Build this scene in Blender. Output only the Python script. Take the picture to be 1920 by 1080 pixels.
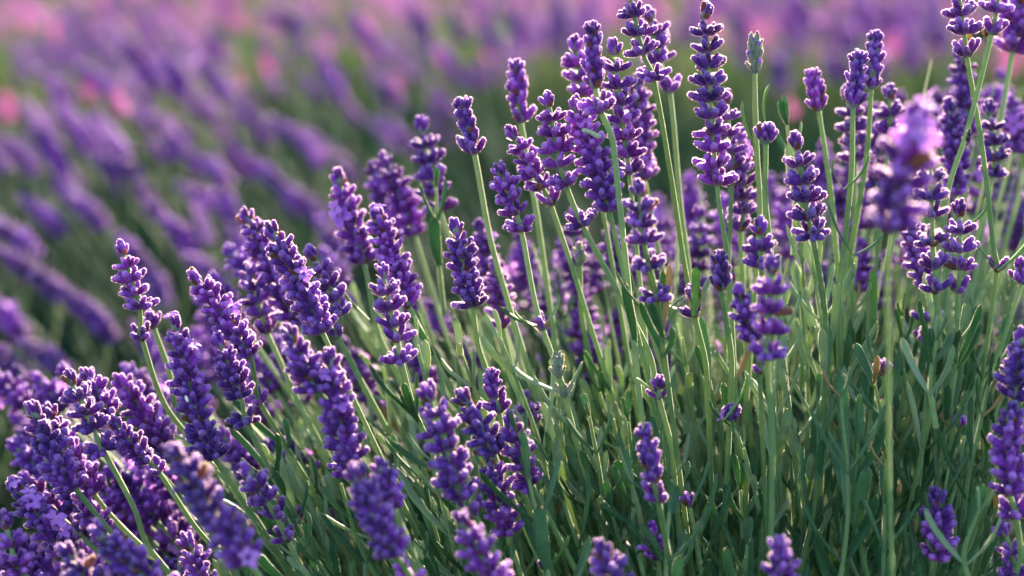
import bpy, math, random
import numpy as np
from mathutils import Vector, Matrix, Quaternion

for o in list(bpy.data.objects):
    bpy.data.objects.remove(o, do_unlink=True)
SC = bpy.context.scene
COL = SC.collection
R = math.radians
rnd = random.Random(7)
nrng = np.random.default_rng(7)

# ------------------------------------------------------------------ camera
FOC, SENS, PITCH, CAMH = 85.0, 36.0, 10.0, 0.62
cam = bpy.data.cameras.new('camera')
camo = bpy.data.objects.new('camera', cam)
COL.objects.link(camo)
camo.location = (0, 0, CAMH)
camo.rotation_euler = (R(90 - PITCH), 0, 0)
cam.lens = FOC
cam.sensor_width = SENS
cam.clip_start = 0.02
cam.clip_end = 200
cam.dof.use_dof = True
cam.dof.focus_distance = 0.885
cam.dof.aperture_fstop = 6.7
SC.camera = camo

# ------------------------------------------------------------------ sky and sun
SUN_EL, SUN_AZ = 22.0, 11.0
W = bpy.data.worlds.new('World')
SC.world = W
W.use_nodes = True
wn = W.node_tree
bg = wn.nodes['Background']
sky = wn.nodes.new('ShaderNodeTexSky')
sky.sky_type = 'NISHITA'
sky.sun_disc = False
sky.sun_elevation = R(SUN_EL)
sky.sun_rotation = R(SUN_AZ)
wn.links.new(sky.outputs['Color'], bg.inputs['Color'])
bg.inputs['Strength'].default_value = 0.064
sun = bpy.data.lights.new('sun', 'SUN')
sun.energy = 5.0
sun.angle = R(0.6)
sun.color = (1.0, 0.75, 0.64)
suno = bpy.data.objects.new('sun', sun)
COL.objects.link(suno)
sd = Vector((math.sin(R(SUN_AZ)) * math.cos(R(SUN_EL)), math.cos(R(SUN_AZ)) * math.cos(R(SUN_EL)), math.sin(R(SUN_EL))))
suno.rotation_euler = sd.to_track_quat('Z', 'Y').to_euler()
suno.location = sd * 5
vs = SC.view_settings
vs.view_transform = 'Standard'
vs.look = 'None'
vs.gamma = 1
vs.use_curve_mapping = False
vs.exposure = 3.08
SC.render.engine = 'CYCLES'
SC.cycles.use_denoising = True
SC.cycles.max_bounces = 6
SC.cycles.diffuse_bounces = 3
SC.cycles.transmission_bounces = 3
SC.cycles.transparent_max_bounces = 4
SC.cycles.use_fast_gi = False

KX = SENS / FOC / 1920.0
cr, sr = math.cos(R(PITCH)), math.sin(R(PITCH))
RIGHT, UP, FWD = Vector((1, 0, 0)), Vector((0, sr, cr)), Vector((0, cr, -sr))


def P(x, y, d):
    """A point of the place seen at photo pixel (x, y), d metres along the view axis."""
    return Vector((0, 0, CAMH)) + RIGHT * ((x - 960) * KX * d) + UP * (-(y - 540) * KX * d) + FWD * d


def to_px(v):
    q = v - Vector((0, 0, CAMH))
    d = q.dot(FWD)
    return 960 + q.dot(RIGHT) / d / KX, 540 - q.dot(UP) / d / KX, d


# ------------------------------------------------------------------ materials
def new_mat(name):
    m = bpy.data.materials.new(name)
    m.use_nodes = True
    nt = m.node_tree
    nt.nodes.clear()
    return m, nt, nt.nodes.new('ShaderNodeOutputMaterial')


def plant_mat(name, cols, rough=0.6, transl=0.2, tcol=None, sheen=0.0, sheen_tint=(1, 1, 1), nscale=900.0, spec=0.3,
              rand=True, bump=0.0, hue=0.0, big=None):
    """Plant tissue: colour varied per piece and by noise, part of the light passing through."""
    m, nt, out = new_mat(name)
    N, L = nt.nodes, nt.links
    ramp = N.new('ShaderNodeValToRGB')
    els = ramp.color_ramp.elements
    els[0].position = 0
    els[0].color = (*cols[0], 1)
    els[1].position = 1
    els[1].color = (*cols[-1], 1)
    for i, c in enumerate(cols[1:-1]):
        e = els.new((i + 1) / (len(cols) - 1))
        e.color = (*c, 1)
    geo = N.new('ShaderNodeNewGeometry')
    tex = N.new('ShaderNodeTexNoise')
    tex.inputs['Scale'].default_value = nscale
    tex.inputs['Detail'].default_value = 3
    L.new(geo.outputs['Position'], tex.inputs['Vector'])
    add = N.new('ShaderNodeMath')
    add.operation = 'MULTIPLY_ADD'
    L.new(tex.outputs['Fac'], add.inputs[0])
    add.inputs[1].default_value = 0.9
    src = add
    if rand:
        oi = N.new('ShaderNodeObjectInfo')
        mm = N.new('ShaderNodeMath')
        mm.operation = 'MULTIPLY_ADD'
        mm.inputs[1].default_value = 0.9
        mm.inputs[2].default_value = -0.42
        L.new(oi.outputs['Random'], mm.inputs[0])
        L.new(mm.outputs[0], add.inputs[2])
    else:
        t2 = N.new('ShaderNodeTexNoise')
        t2.inputs['Scale'].default_value = big or 60
        L.new(geo.outputs['Position'], t2.inputs['Vector'])
        mm = N.new('ShaderNodeMath')
        mm.operation = 'MULTIPLY_ADD'
        mm.inputs[1].default_value = 1.6
        mm.inputs[2].default_value = -0.8
        L.new(t2.outputs['Fac'], mm.inputs[0])
        L.new(mm.outputs[0], add.inputs[2])
    L.new(src.outputs[0], ramp.inputs['Fac'])
    bs = N.new('ShaderNodeBsdfPrincipled')
    bs.inputs['Roughness'].default_value = rough
    bs.inputs['Specular IOR Level'].default_value = spec
    bs.inputs['Sheen Weight'].default_value = sheen
    bs.inputs['Sheen Roughness'].default_value = 0.35
    bs.inputs['Sheen Tint'].default_value = (*sheen_tint, 1)
    src_col = ramp.outputs['Color']
    if hue:
        t4 = N.new('ShaderNodeTexNoise')
        t4.inputs['Scale'].default_value = 22
        t4.inputs['Detail'].default_value = 1
        L.new(geo.outputs['Position'], t4.inputs['Vector'])
        h1 = N.new('ShaderNodeMapRange')
        h1.inputs['From Min'].default_value = 0.3
        h1.inputs['From Max'].default_value = 0.7
        h1.inputs['To Min'].default_value = 0.5 - hue
        h1.inputs['To Max'].default_value = 0.5 + hue
        L.new(t4.outputs['Fac'], h1.inputs['Value'])
        h2 = N.new('ShaderNodeMapRange')
        h2.inputs['From Min'].default_value = 0.3
        h2.inputs['From Max'].default_value = 0.7
        h2.inputs['To Min'].default_value = 0.68
        h2.inputs['To Max'].default_value = 1.35
        L.new(t4.outputs['Fac'], h2.inputs['Value'])
        hs = N.new('ShaderNodeHueSaturation')
        L.new(h1.outputs[0], hs.inputs['Hue'])
        L.new(h2.outputs[0], hs.inputs['Value'])
        L.new(ramp.outputs['Color'], hs.inputs['Color'])
        src_col = hs.outputs['Color']
    L.new(src_col, bs.inputs['Base Color'])
    if bump:
        b = N.new('ShaderNodeBump')
        b.inputs['Strength'].default_value = bump
        b.inputs['Distance'].default_value = 0.0002
        t3 = N.new('ShaderNodeTexNoise')
        t3.inputs['Scale'].default_value = 4000
        L.new(geo.outputs['Position'], t3.inputs['Vector'])
        L.new(t3.outputs['Fac'], b.inputs['Height'])
        L.new(b.outputs['Normal'], bs.inputs['Normal'])
    if transl > 0:
        tr = N.new('ShaderNodeBsdfTranslucent')
        if tcol:
            tr.inputs['Color'].default_value = (*tcol, 1)
        else:
            L.new(ramp.outputs['Color'], tr.inputs['Color'])
        mx = N.new('ShaderNodeMixShader')
        mx.inputs[0].default_value = transl
        L.new(bs.outputs[0], mx.inputs[1])
        L.new(tr.outputs[0], mx.inputs[2])
        L.new(mx.outputs[0], out.inputs['Surface'])
    else:
        L.new(bs.outputs[0], out.inputs['Surface'])
    return m


PURP = [(0.034, 0.004, 0.095), (0.090, 0.012, 0.220), (0.200, 0.044, 0.42)]
M_CALYX = plant_mat('purple_calyx', PURP, 0.6, 0.14, (0.60, 0.10, 0.45), 0.25, (0.75, 0.55, 1.0), 700, 0.25, bump=0.5, hue=0.034)
M_TIP = plant_mat('violet_corolla_tip', [(0.12, 0.038, 0.27), (0.20, 0.070, 0.42), (0.34, 0.15, 0.60)], 0.6, 0.18, (0.7, 0.2, 0.55), 0.3, (0.8, 0.6, 1.0), 1200, 0.2, hue=0.034)
M_PETAL = plant_mat('lilac_petal', [(0.42, 0.14, 0.62), (0.60, 0.28, 0.76)], 0.5, 0.45, (0.80, 0.50, 0.85), 0.1, (1, 1, 1), 500, 0.2)
M_FUZZ = plant_mat('pale_fuzz', [(0.12, 0.045, 0.25), (0.21, 0.095, 0.37)], 0.7, 0.8, (1.0, 0.78, 0.88), 0, (1, 1, 1), 300, 0.1)
M_GFUZZ = plant_mat('pale_green_fuzz', [(0.13, 0.20, 0.10), (0.22, 0.30, 0.16)], 0.7, 0.72, (0.95, 0.85, 0.55), 0, (1, 1, 1), 300, 0.1)
M_SFUZZ = plant_mat('golden_stem_fuzz', [(0.10, 0.15, 0.06), (0.18, 0.24, 0.10)], 0.7, 0.8, (1.0, 0.82, 0.50), 0, (1, 1, 1), 300, 0.1)
M_BRACT = plant_mat('brown_bract', [(0.10, 0.035, 0.03), (0.20, 0.09, 0.06)], 0.6, 0.3, (0.5, 0.15, 0.08), 0.1, (1, 1, 1), 500, 0.2)
M_GBRACT = plant_mat('green_bract', [(0.16, 0.22, 0.17), (0.24, 0.27, 0.24)], 0.6, 0.3, (0.4, 0.45, 0.25), 0.3, (1, 1, 1), 500, 0.2)
M_STEM = plant_mat('green_stem', [(0.085, 0.18, 0.065), (0.14, 0.255, 0.10), (0.23, 0.335, 0.15)], 0.55, 0.18, (0.50, 0.62, 0.22), 0.35, (0.9, 1, 0.8), 250, 0.2, bump=0.4)
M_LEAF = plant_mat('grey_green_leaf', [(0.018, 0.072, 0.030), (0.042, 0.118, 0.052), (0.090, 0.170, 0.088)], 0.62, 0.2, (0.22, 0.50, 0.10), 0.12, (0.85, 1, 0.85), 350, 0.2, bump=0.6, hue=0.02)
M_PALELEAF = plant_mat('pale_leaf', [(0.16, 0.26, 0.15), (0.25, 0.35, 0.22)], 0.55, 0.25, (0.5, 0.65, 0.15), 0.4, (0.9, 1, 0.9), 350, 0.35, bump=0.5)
M_DEEP = plant_mat('undergrowth_painted_shade', [(0.008, 0.030, 0.012), (0.020, 0.060, 0.022), (0.045, 0.095, 0.04)], 0.6, 0.12, (0.15, 0.32, 0.06), 0.2, (0.9, 1, 0.9), 80, 0.4, rand=False)  # leaf green darkened: shade inside the bush painted into the colour
M_FARP2 = plant_mat('field_purple_painted_sun', [(0.11, 0.035, 0.25), (0.20, 0.08, 0.40), (0.38, 0.20, 0.52)], 0.7, 0.4, (0.90, 0.45, 0.72), 0.2, (1, 0.8, 1), 60, 0.2, rand=False, big=9)  # lighter copy of the field purple, far-row sunlight put into the colour
M_GLINTPAINT = plant_mat('glint_painted_petals', [(0.45, 0.12, 0.45), (0.6, 0.22, 0.5)], 0.6, 0.5, (0.85, 0.35, 0.62), 0.2, (1, 1, 1), 60, 0.2, rand=False, big=14)  # bright pink painted in for sun glints on far blossoms
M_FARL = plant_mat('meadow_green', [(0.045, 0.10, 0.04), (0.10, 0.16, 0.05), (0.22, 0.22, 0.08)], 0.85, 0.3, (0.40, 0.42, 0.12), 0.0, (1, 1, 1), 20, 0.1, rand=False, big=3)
M_FARG = plant_mat('field_green_painted_shade', [(0.007, 0.032, 0.019), (0.018, 0.060, 0.032), (0.05, 0.10, 0.045)], 0.85, 0.16, (0.16, 0.32, 0.10), 0.0, (1, 1, 1), 20, 0.3, rand=False, big=4)  # darkened green: the shade band behind the near bush is painted in
M_FARP = plant_mat('field_purple', [(0.060, 0.010, 0.18), (0.11, 0.022, 0.30), (0.24, 0.085, 0.47)], 0.7, 0.26, (0.75, 0.42, 0.80), 0.2, (1, 0.8, 1), 60, 0.2, rand=False, big=14)
M_CORE = plant_mat('green_core', [(0.12, 0.16, 0.12), (0.20, 0.20, 0.18)], 0.6, 0.15, None, 0.2, (1, 1, 1), 500, 0.2)


def ground_mat():
    m, nt, out = new_mat('soil_and_grass')
    N, L = nt.nodes, nt.links
    geo = N.new('ShaderNodeNewGeometry')
    t = N.new('ShaderNodeTexNoise')
    t.inputs['Scale'].default_value = 3
    t.inputs['Detail'].default_value = 8
    L.new(geo.outputs['Position'], t.inputs['Vector'])
    r = N.new('ShaderNodeValToRGB')
    r.color_ramp.elements[0].position = 0.42
    r.color_ramp.elements[0].color = (0.030, 0.035, 0.018, 1)
    r.color_ramp.elements[1].position = 0.6
    r.color_ramp.elements[1].color = (0.035, 0.085, 0.035, 1)
    L.new(t.outputs['Fac'], r.inputs['Fac'])
    b = N.new('ShaderNodeBsdfPrincipled')
    b.inputs['Roughness'].default_value = 0.95
    b.inputs['Specular IOR Level'].default_value = 0.0
    L.new(r.outputs['Color'], b.inputs['Base Color'])
    bp = N.new('ShaderNodeBump')
    bp.inputs['Distance'].default_value = 0.02
    t2 = N.new('ShaderNodeTexNoise')
    t2.inputs['Scale'].default_value = 60
    t2.inputs['Detail'].default_value = 6
    L.new(geo.outputs['Position'], t2.inputs['Vector'])
    L.new(t2.outputs['Fac'], bp.inputs['Height'])
    L.new(bp.outputs['Normal'], b.inputs['Normal'])
    L.new(b.outputs[0], out.inputs['Surface'])
    return m


M_GROUND = ground_mat()


def flat_mat(name, c, rough=0.5, spec=0.4, transl=0.0):
    m, nt, out = new_mat(name)
    b = nt.nodes.new('ShaderNodeBsdfPrincipled')
    t = nt.nodes.new('ShaderNodeTexNoise')
    t.inputs['Scale'].default_value = 800
    g = nt.nodes.new('ShaderNodeNewGeometry')
    nt.links.new(g.outputs['Position'], t.inputs['Vector'])
    mx = nt.nodes.new('ShaderNodeMix')
    mx.data_type = 'RGBA'
    mx.inputs['A'].default_value = (*[v * 0.6 for v in c], 1)
    mx.inputs['B'].default_value = (*[min(1, v * 1.4) for v in c], 1)
    nt.links.new(t.outputs['Fac'], mx.inputs['Factor'])
    nt.links.new(mx.outputs['Result'], b.inputs['Base Color'])
    b.inputs['Roughness'].default_value = rough
    b.inputs['Specular IOR Level'].default_value = spec
    nt.links.new(b.outputs[0], out.inputs['Surface'])
    return m


# ------------------------------------------------------------------ mesh helpers
class MB:
    def __init__(self):
        self.v, self.f, self.m, self.n = [], [], [], 0

    def add(self, v, f, mat=0):
        v = np.asarray(v, dtype=np.float64).reshape(-1, 3)
        self.v.append(v)
        for ff in f:
            ff = np.asarray(ff, dtype=np.int64)
            if len(ff):
                self.f.append(ff + self.n)
                self.m.append(mat)
        self.n += len(v)

    def mesh(self, name, mats, smooth=True):
        me = bpy.data.meshes.new(name)
        V = np.concatenate(self.v) if self.v else np.zeros((0, 3))
        nv = len(V)
        me.vertices.add(nv)
        me.vertices.foreach_set('co', V.astype(np.float32).ravel())
        loops = np.concatenate([f.ravel() for f in self.f])
        tot = np.concatenate([np.full(len(f), f.shape[1], dtype=np.int32) for f in self.f])
        mi = np.concatenate([np.full(len(f), m, dtype=np.int32) for f, m in zip(self.f, self.m)])
        start = np.concatenate([[0], np.cumsum(tot)[:-1]]).astype(np.int32)
        me.loops.add(len(loops))
        me.loops.foreach_set('vertex_index', loops.astype(np.int32))
        me.polygons.add(len(tot))
        me.polygons.foreach_set('loop_start', start)
        me.polygons.foreach_set('material_index', mi)
        me.polygons.foreach_set('use_smooth', np.full(len(tot), smooth))
        me.update(calc_edges=True)
        for m in mats:
            me.materials.append(m)
        return me


def grid_faces(nr, ns, wrap=True):
    a = []
    for i in range(nr - 1):
        for j in range(ns if wrap else ns - 1):
            k = (j + 1) % ns
            a.append((i * ns + j, i * ns + k, (i + 1) * ns + k, (i + 1) * ns + j))
    return np.array(a)


def lathe(profile, seg, rib=0.0, bend=0.0, phase=0.0):
    prof = np.array(profile)
    v = []
    for r, z in prof:
        for j in range(seg):
            a = 2 * math.pi * j / seg + phase
            rr = r * (1 + (rib if j % 2 else -rib))
            v.append((rr * math.cos(a) + bend * z * z, rr * math.sin(a), z))
    return np.array(v), grid_faces(len(prof), seg)


def hairs(points, normals, length, width, rng, up=0.3):
    """Short hairs as slim triangles standing on a surface."""
    n = len(points)
    d = normals + rng.normal(0, 0.28, (n, 3)) + np.array([0, 0, up])
    d /= np.linalg.norm(d, axis=1)[:, None]
    s = np.cross(d, rng.normal(0, 1, (n, 3)))
    s /= np.linalg.norm(s, axis=1)[:, None] + 1e-9
    ln = length * rng.uniform(0.6, 1.25, (n, 1))
    base = points - normals * length * 0.15
    v = np.stack([base - s * width / 2, base + s * width / 2, base + d * ln], axis=1).reshape(-1, 3)
    return v, np.arange(n * 3).reshape(-1, 3)


def quad_samples(v, f, n, rng):
    """n random points with normals on quads, weighted by area."""
    q = v[f]
    nn = np.cross(q[:, 2] - q[:, 0], q[:, 3] - q[:, 1])
    ar = np.linalg.norm(nn, axis=1) + 1e-15
    idx = rng.choice(len(f), n, p=ar / ar.sum())
    a, b = rng.random((n, 1)), rng.random((n, 1))
    p = (q[idx, 0] * (1 - a) + q[idx, 1] * a) * (1 - b) + (q[idx, 3] * (1 - a) + q[idx, 2] * a) * b
    return p, nn[idx] / ar[idx][:, None]


def link(name, me, parent=None, mat=None, kind=None):
    o = bpy.data.objects.new(name, me)
    COL.objects.link(o)
    if parent is not None:
        o.parent = parent
    if mat is not None:
        o.matrix_basis = mat
    if kind:
        o['kind'] = kind
    return o


THINGS = []


def thing(name, label, cat, loc, group=None):
    o = bpy.data.objects.new(name, None)
    o.empty_display_size = 0.01
    COL.objects.link(o)
    o.location = loc
    o['label'] = label
    o['category'] = cat
    if group:
        o['group'] = group
    THINGS.append(o)
    return o


def frame(z, x=None):
    z = z.normalized()
    if x is None:
        x = Vector((1, 0, 0)) if abs(z.x) < 0.9 else Vector((0, 1, 0))
    y = z.cross(x).normalized()
    x = y.cross(z).normalized()
    m = Matrix((x, y, z)).transposed()
    return m


def catmull(pts, per=8):
    out, ks = [], []
    n = len(pts)
    for i in range(n - 1):
        p1, p2 = pts[i], pts[i + 1]
        p0 = pts[i - 1] if i > 0 else p1 * 2 - p2
        p3 = pts[i + 2] if i + 2 < n else p2 * 2 - p1
        L = (p2 - p1).length
        t1 = (p2 - p0) * (L / max(1e-6, (p1 - p0).length + L))
        t2 = (p3 - p1) * (L / max(1e-6, (p3 - p2).length + L))
        ks.append(len(out))
        for k in range(per):
            t = k / per
            out.append(p1 * (2 * t**3 - 3 * t**2 + 1) + t1 * (t**3 - 2 * t**2 + t) + p2 * (-2 * t**3 + 3 * t**2) + t2 * (t**3 - t**2))
    ks.append(len(out))
    out.append(pts[-1])
    return out, ks


def tube_np(path, radii, seg=8, square=0.14, cap=True):
    """A stem: rounded square section with ridges, following the path."""
    p = np.array([tuple(q) for q in path])
    t = np.gradient(p, axis=0)
    t /= np.linalg.norm(t, axis=1)[:, None]
    ref = np.array([1.0, 0.0, 0.0]) if abs(t[0][0]) < 0.8 else np.array([0, 1.0, 0])
    v = []
    for i in range(len(p)):
        y = np.cross(t[i], ref)
        y /= np.linalg.norm(y)
        x = np.cross(y, t[i])
        ref = x
        for j in range(seg):
            a = 2 * math.pi * j / seg + 0.5
            rr = radii[i] * (1 + (square if j % 2 else -square * 0.6))
            v.append(p[i] + (x * math.cos(a) + y * math.sin(a)) * rr)
    return np.array(v), grid_faces(len(p), seg)


# ------------------------------------------------------------------ ground
def build_ground():
    mb = MB()
    xs = np.concatenate([-np.geomspace(70, 1.2, 22), np.linspace(-1, 1, 30), np.geomspace(1.2, 70, 22)])
    ys = np.concatenate([-np.geomspace(40, 1.0, 14), np.linspace(-0.8, 6, 60), np.geomspace(6.3, 90, 26)])
    X, Y = np.meshgrid(xs, ys)
    Z = -0.065 * np.maximum(0, np.minimum(Y, 12) - 3) + 0.012 * np.sin(X * 5.1 + 1) * np.sin(Y * 4.3) + nrng.normal(0, 0.004, X.shape)
    mb.add(np.stack([X, Y, Z], -1).reshape(-1, 3), [grid_faces(len(ys), len(xs), False)])
    link('ground', mb.mesh('ground', [M_GROUND]), kind='structure')


build_ground()

# ------------------------------------------------------------------ plant part meshes (all in metres)
mm = 0.001


def bud_mesh(k, rng, nh=190):
    L = rng.uniform(5.2, 6.2) * mm
    w = rng.uniform(1.10, 1.26) * mm
    bend = rng.uniform(-14, 6)
    cal = [(0.38, 0), (0.66, 0.08), (0.86, 0.2), (0.99, 0.36), (1.0, 0.52), (0.95, 0.65), (0.90, 0.73), (0.80, 0.745)]
    tipp = [(0.55, 0.70), (0.76, 0.76), (0.86, 0.83), (0.80, 0.90), (0.56, 0.965), (0.24, 1.0), (0.02, 1.01)]
    mb = MB()
    v1, f1 = lathe([(r * w, z * L) for r, z in cal], 12, 0.055, bend)
    mb.add(v1, [f1], 0)
    v2, f2 = lathe([(r * w, z * L) for r, z in tipp], 10, 0.05, bend, rng.uniform(0, 1))
    mb.add(v2, [f2], 1)
    for v, f, n, up in ((v1, f1, nh, 0.25), (v2, f2, int(nh * 0.55), 0.4)):
        p, nn = quad_samples(v, f, n, rng)
        hv, hf = hairs(p, nn, 0.46 * mm, 0.095 * mm, rng, up)
        mb.add(hv, [hf], 2)
    # the few teeth of the calyx rim
    return mb


BUD_MATS = [M_CALYX, M_TIP, M_FUZZ]
BUD_MB = [bud_mesh(i, nrng) for i in range(6)]
BUDS = [m.mesh('bud', BUD_MATS) for m in BUD_MB]
DRY = BUD_MB[0].mesh('bud', [M_BRACT, M_BRACT, M_GFUZZ])
M_GCAL = plant_mat('grey_green_calyx', [(0.16, 0.20, 0.15), (0.26, 0.29, 0.24)], 0.6, 0.2, (0.4, 0.45, 0.3), 0.3)
BUDS_G = [m.mesh('bud', [M_GCAL, M_TIP if i == 0 else M_GCAL, M_GFUZZ]) for i, m in enumerate(BUD_MB[:4])]
BUDS_LO = [bud_mesh(i, nrng, 34) for i in range(3)]


def petal_flower():
    """One open floret: a short tube, two upper and three lower lobes."""
    mb = MB()
    v, f = lathe([(0.7 * mm, 0), (0.75 * mm, 3 * mm), (0.95 * mm, 5.5 * mm), (1.3 * mm, 6.6 * mm)], 10)
    mb.add(v, [f], 0)
    for k in range(5):
        a = k * 2 * math.pi / 5 + nrng.normal(0, 0.12)
        ln = (4.0 if k < 2 else 3.0) * mm * nrng.uniform(0.85, 1.1)
        wd = (2.1 if k < 2 else 1.7) * mm
        pts = []
        for i in range(6):
            t = i / 5
            rr = 1.2 * mm + ln * t
            ww = wd * (0.55 + 0.9 * math.sin(math.pi * min(1, t * 0.62 + 0.12))) * (1 if t < 0.95 else 0.6)
            for j in range(5):
                s = j / 4 - 0.5
                z = 6.5 * mm + ln * (0.30 * t - 0.35 * t * t) + 0.5 * mm * math.cos(s * 7 + k) * t + 1.2 * mm * s * s * t
                x, y = rr - 0.9 * mm * (abs(s) * 2)**2 * t, ww * s
                pts.append((x * math.cos(a) - y * math.sin(a), x * math.sin(a) + y * math.cos(a), z))
        pts = np.array(pts)
        low = pts + np.array([0, 0, -0.12 * mm])
        g = grid_faces(6, 5, False)
        mb.add(pts, [g], 0)
        mb.add(low, [g[:, ::-1]], 0)
    return mb


FLORET_MB = [petal_flower() for _ in range(3)]
FLORETS = [m.mesh('open_floret', [M_PETAL]) for m in FLORET_MB]


def whorl_core(n, rng, bract=0):
    """What carries the buds: a short knotted ring of stalks and two papery bracts below it."""
    mb = MB()
    v, f = lathe([(1.0 * mm, -0.8 * mm), (1.5 * mm, -0.2 * mm), (1.75 * mm, 0.8 * mm), (1.5 * mm, 1.9 * mm), (0.9 * mm, 2.8 * mm)], 10, 0.08)
    mb.add(v, [f], 0)
    for s in (0, 1):
        a0 = s * math.pi + rng.uniform(-0.3, 0.3)
        pts = []
        for i in range(5):
            t = i / 4
            for j in range(5):
                u = j / 4 - 0.5
                aa = a0 + u * (1.2 * (1 - t) ** 0.6 + 0.1)
                rr = (1.6 + 1.5 * t) * mm
                pts.append((rr * math.cos(aa), rr * math.sin(aa), (-0.7 + 2.2 * t) * mm))
        pts = np.array(pts)
        g = grid_faces(5, 5, False)
        mb.add(pts, [g], 1)
        mb.add(pts * np.array([0.95, 0.95, 1]), [g[:, ::-1]], 1)
    return mb


def bud_slots(kind, rng):
    """Local matrices of the buds of one whorl."""
    out = []
    if kind == 'tip':
        spec = [(4, 26, 0.0, 0.82), (3, 6, 1.6, 0.8)]
    elif kind == 'dense':
        spec = [(7, 64, 0.0, 0.98), (4, 34, 1.0, 0.9)]
    elif kind == 'small':
        spec = [(7, 36, 0.0, 0.74), (5, 14, 1.2, 0.64)]
    elif kind == 'pair':
        spec = [(2, 38, 0.0, 1.0), (rng.choice([0, 1]), 22, 0.4, 0.8)]
    elif kind == 'few':
        spec = [(4, 46, 0.0, 1.0), (2, 24, 0.8, 0.9)]
    else:
        spec = [(8, 66, 0.0, 1.03), (3, 36, 0.7, 0.86)]
    for n, splay, z0, sc in spec:
        ph = rng.uniform(0, 6.28)
        for i in range(n):
            a = ph + i * 2 * math.pi / n + rng.gauss(0, 0.16)
            sp = R(splay + rng.gauss(0, 6))
            d = Vector((math.cos(a) * math.sin(sp), math.sin(a) * math.sin(sp), math.cos(sp)))
            inward = -Vector((math.cos(a), math.sin(a), 0))
            rot = frame(d, -inward)
            s = sc * rng.uniform(0.86, 1.1)
            m = Matrix.Translation(Vector((math.cos(a), math.sin(a), 0)) * 0.9 * mm + Vector((0, 0, z0 * mm))) @ rot.to_4x4() @ Matrix.Diagonal((s * rng.uniform(0.9, 1.12), s, s, 1))
            out.append((m, rng.randrange(6), d))
    return out


WT = {}
for kd in ('tip', 'dense', 'open', 'small', 'pair', 'few'):
    WT[kd] = [bud_slots(kd, rnd) for _ in range(6)]
CORES = {b: [whorl_core(6, rnd).mesh('whorl', [M_CORE, mt]) for _ in range(2)] for b, mt in (('brown', M_BRACT), ('green', M_GBRACT))}


def joined_whorl(kind, floret=False, big=1.0):
    mb = MB()
    core = whorl_core(6, rnd)
    for v, f, m in zip(core.v, [core.f[0]], [0]):
        mb.add(v, [f], 3)
    for M_, k, d in bud_slots(kind, rnd):
        src = BUDS_LO[k % 3]
        A = np.array(M_)
        for v, m, off in _chunks(src):
            vv = v[0] @ A[:3, :3].T + A[:3, 3]
            mb.add(vv, [v[1]], m)
    if floret:
        M_, k, d = bud_slots(kind, rnd)[0]
        A = np.array(M_)
        s = FLORET_MB[0]
        for v, m, off in _chunks(s):
            mb.add(v[0] @ A[:3, :3].T + A[:3, 3], [v[1]], 4)
    return mb.mesh('whorl', [M_CALYX, M_TIP, M_FUZZ, M_CORE, M_PETAL])


def _chunks(src):
    off = 0
    for v, f, m in zip(src.v, src.f, src.m):
        yield (v, f - off), m, off
        off += len(v)


JW = {kd: [joined_whorl(kd) for _ in range(5)] for kd in ('tip', 'dense', 'open', 'small', 'few')}
JWF = [joined_whorl('dense', True) for _ in range(2)]


def leaf_mesh(k, rng, wid=0.055, nh=300, curve=0.12, thick=0.55):
    """A narrow blade with rolled edges, a groove down the middle and a blunt tip; unit length along z, outward is +x."""
    n = 15
    v = []
    for i in range(n):
        t = i / (n - 1)
        w = wid * (0.46 + 0.54 * math.sin(math.pi * min(0.5, t * 0.72))**1.0)
        if t > 0.86:
            w *= math.sqrt(max(0.03, 1 - ((t - 0.86) / 0.142)**2))
        x0 = curve * (math.sin(t * 2.0) * 0.75) - 0.01
        y0 = 0.014 * math.sin(t * 4 + k * 1.7)
        h = w * thick
        sec = [(0, -w), (-h * 0.75, -w * 0.62), (-h * 0.28, 0), (-h * 0.75, w * 0.62), (0, w), (h * 0.85, w * 0.66), (h * 0.75, 0), (h * 0.85, -w * 0.66)]
        for x, y in sec:
            v.append((x0 + x, y0 + y, t))
    v = np.array(v)
    f = grid_faces(n, 8)
    cap = np.array([[(n - 1) * 8 + j for j in range(8)]])
    mb = MB()
    mb.add(v, [f[:, ::-1], cap], 0)
    # hairs, most of them along the two edges
    ed = []
    en = []
    for s, col in ((-1, 0), (1, 4)):
        tt = rng.uniform(0.03, 0.995, nh // 3) * (n - 1)
        i0 = np.minimum(tt.astype(int), n - 2)
        fr = (tt - i0)[:, None]
        pp = v[i0 * 8 + col] * (1 - fr) + v[(i0 + 1) * 8 + col] * fr
        ed.append(pp)
        en.append(np.tile([0.2, s * 1.0, 0], (len(pp), 1)))
    p, nn = quad_samples(v, f[:, ::-1], nh // 3, rng)
    ed.append(p)
    en.append(nn)
    hv, hf = hairs(np.concatenate(ed), np.concatenate(en), 0.011, 0.0024, rng, 0.5)
    mb.add(hv, [hf], 1)
    return mb


LEAF_MB = [leaf_mesh(k, nrng, nrng.uniform(0.044, 0.060), 300, c) for k, c in enumerate((0.08, 0.15, 0.24, 0.2, 0.1, -0.03))]
LEAVES = [m.mesh('leaf', [M_LEAF, M_GFUZZ]) for m in LEAF_MB]
PLEAVES = [m.mesh('leaf', [M_PALELEAF, M_GFUZZ]) for m in LEAF_MB]
M_DRYLEAF = plant_mat('dry_leaf', [(0.22, 0.15, 0.06), (0.36, 0.27, 0.12)], 0.7, 0.2, (0.5, 0.35, 0.12), 0.1)
DLEAVES = [m.mesh('leaf', [M_DRYLEAF, M_GFUZZ]) for m in LEAF_MB[2:4]]
WLEAVES = [leaf_mesh(9, nrng, 0.080, 300, 0.12, 0.4).mesh('leaf', [M_LEAF, M_GFUZZ])]


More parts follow.
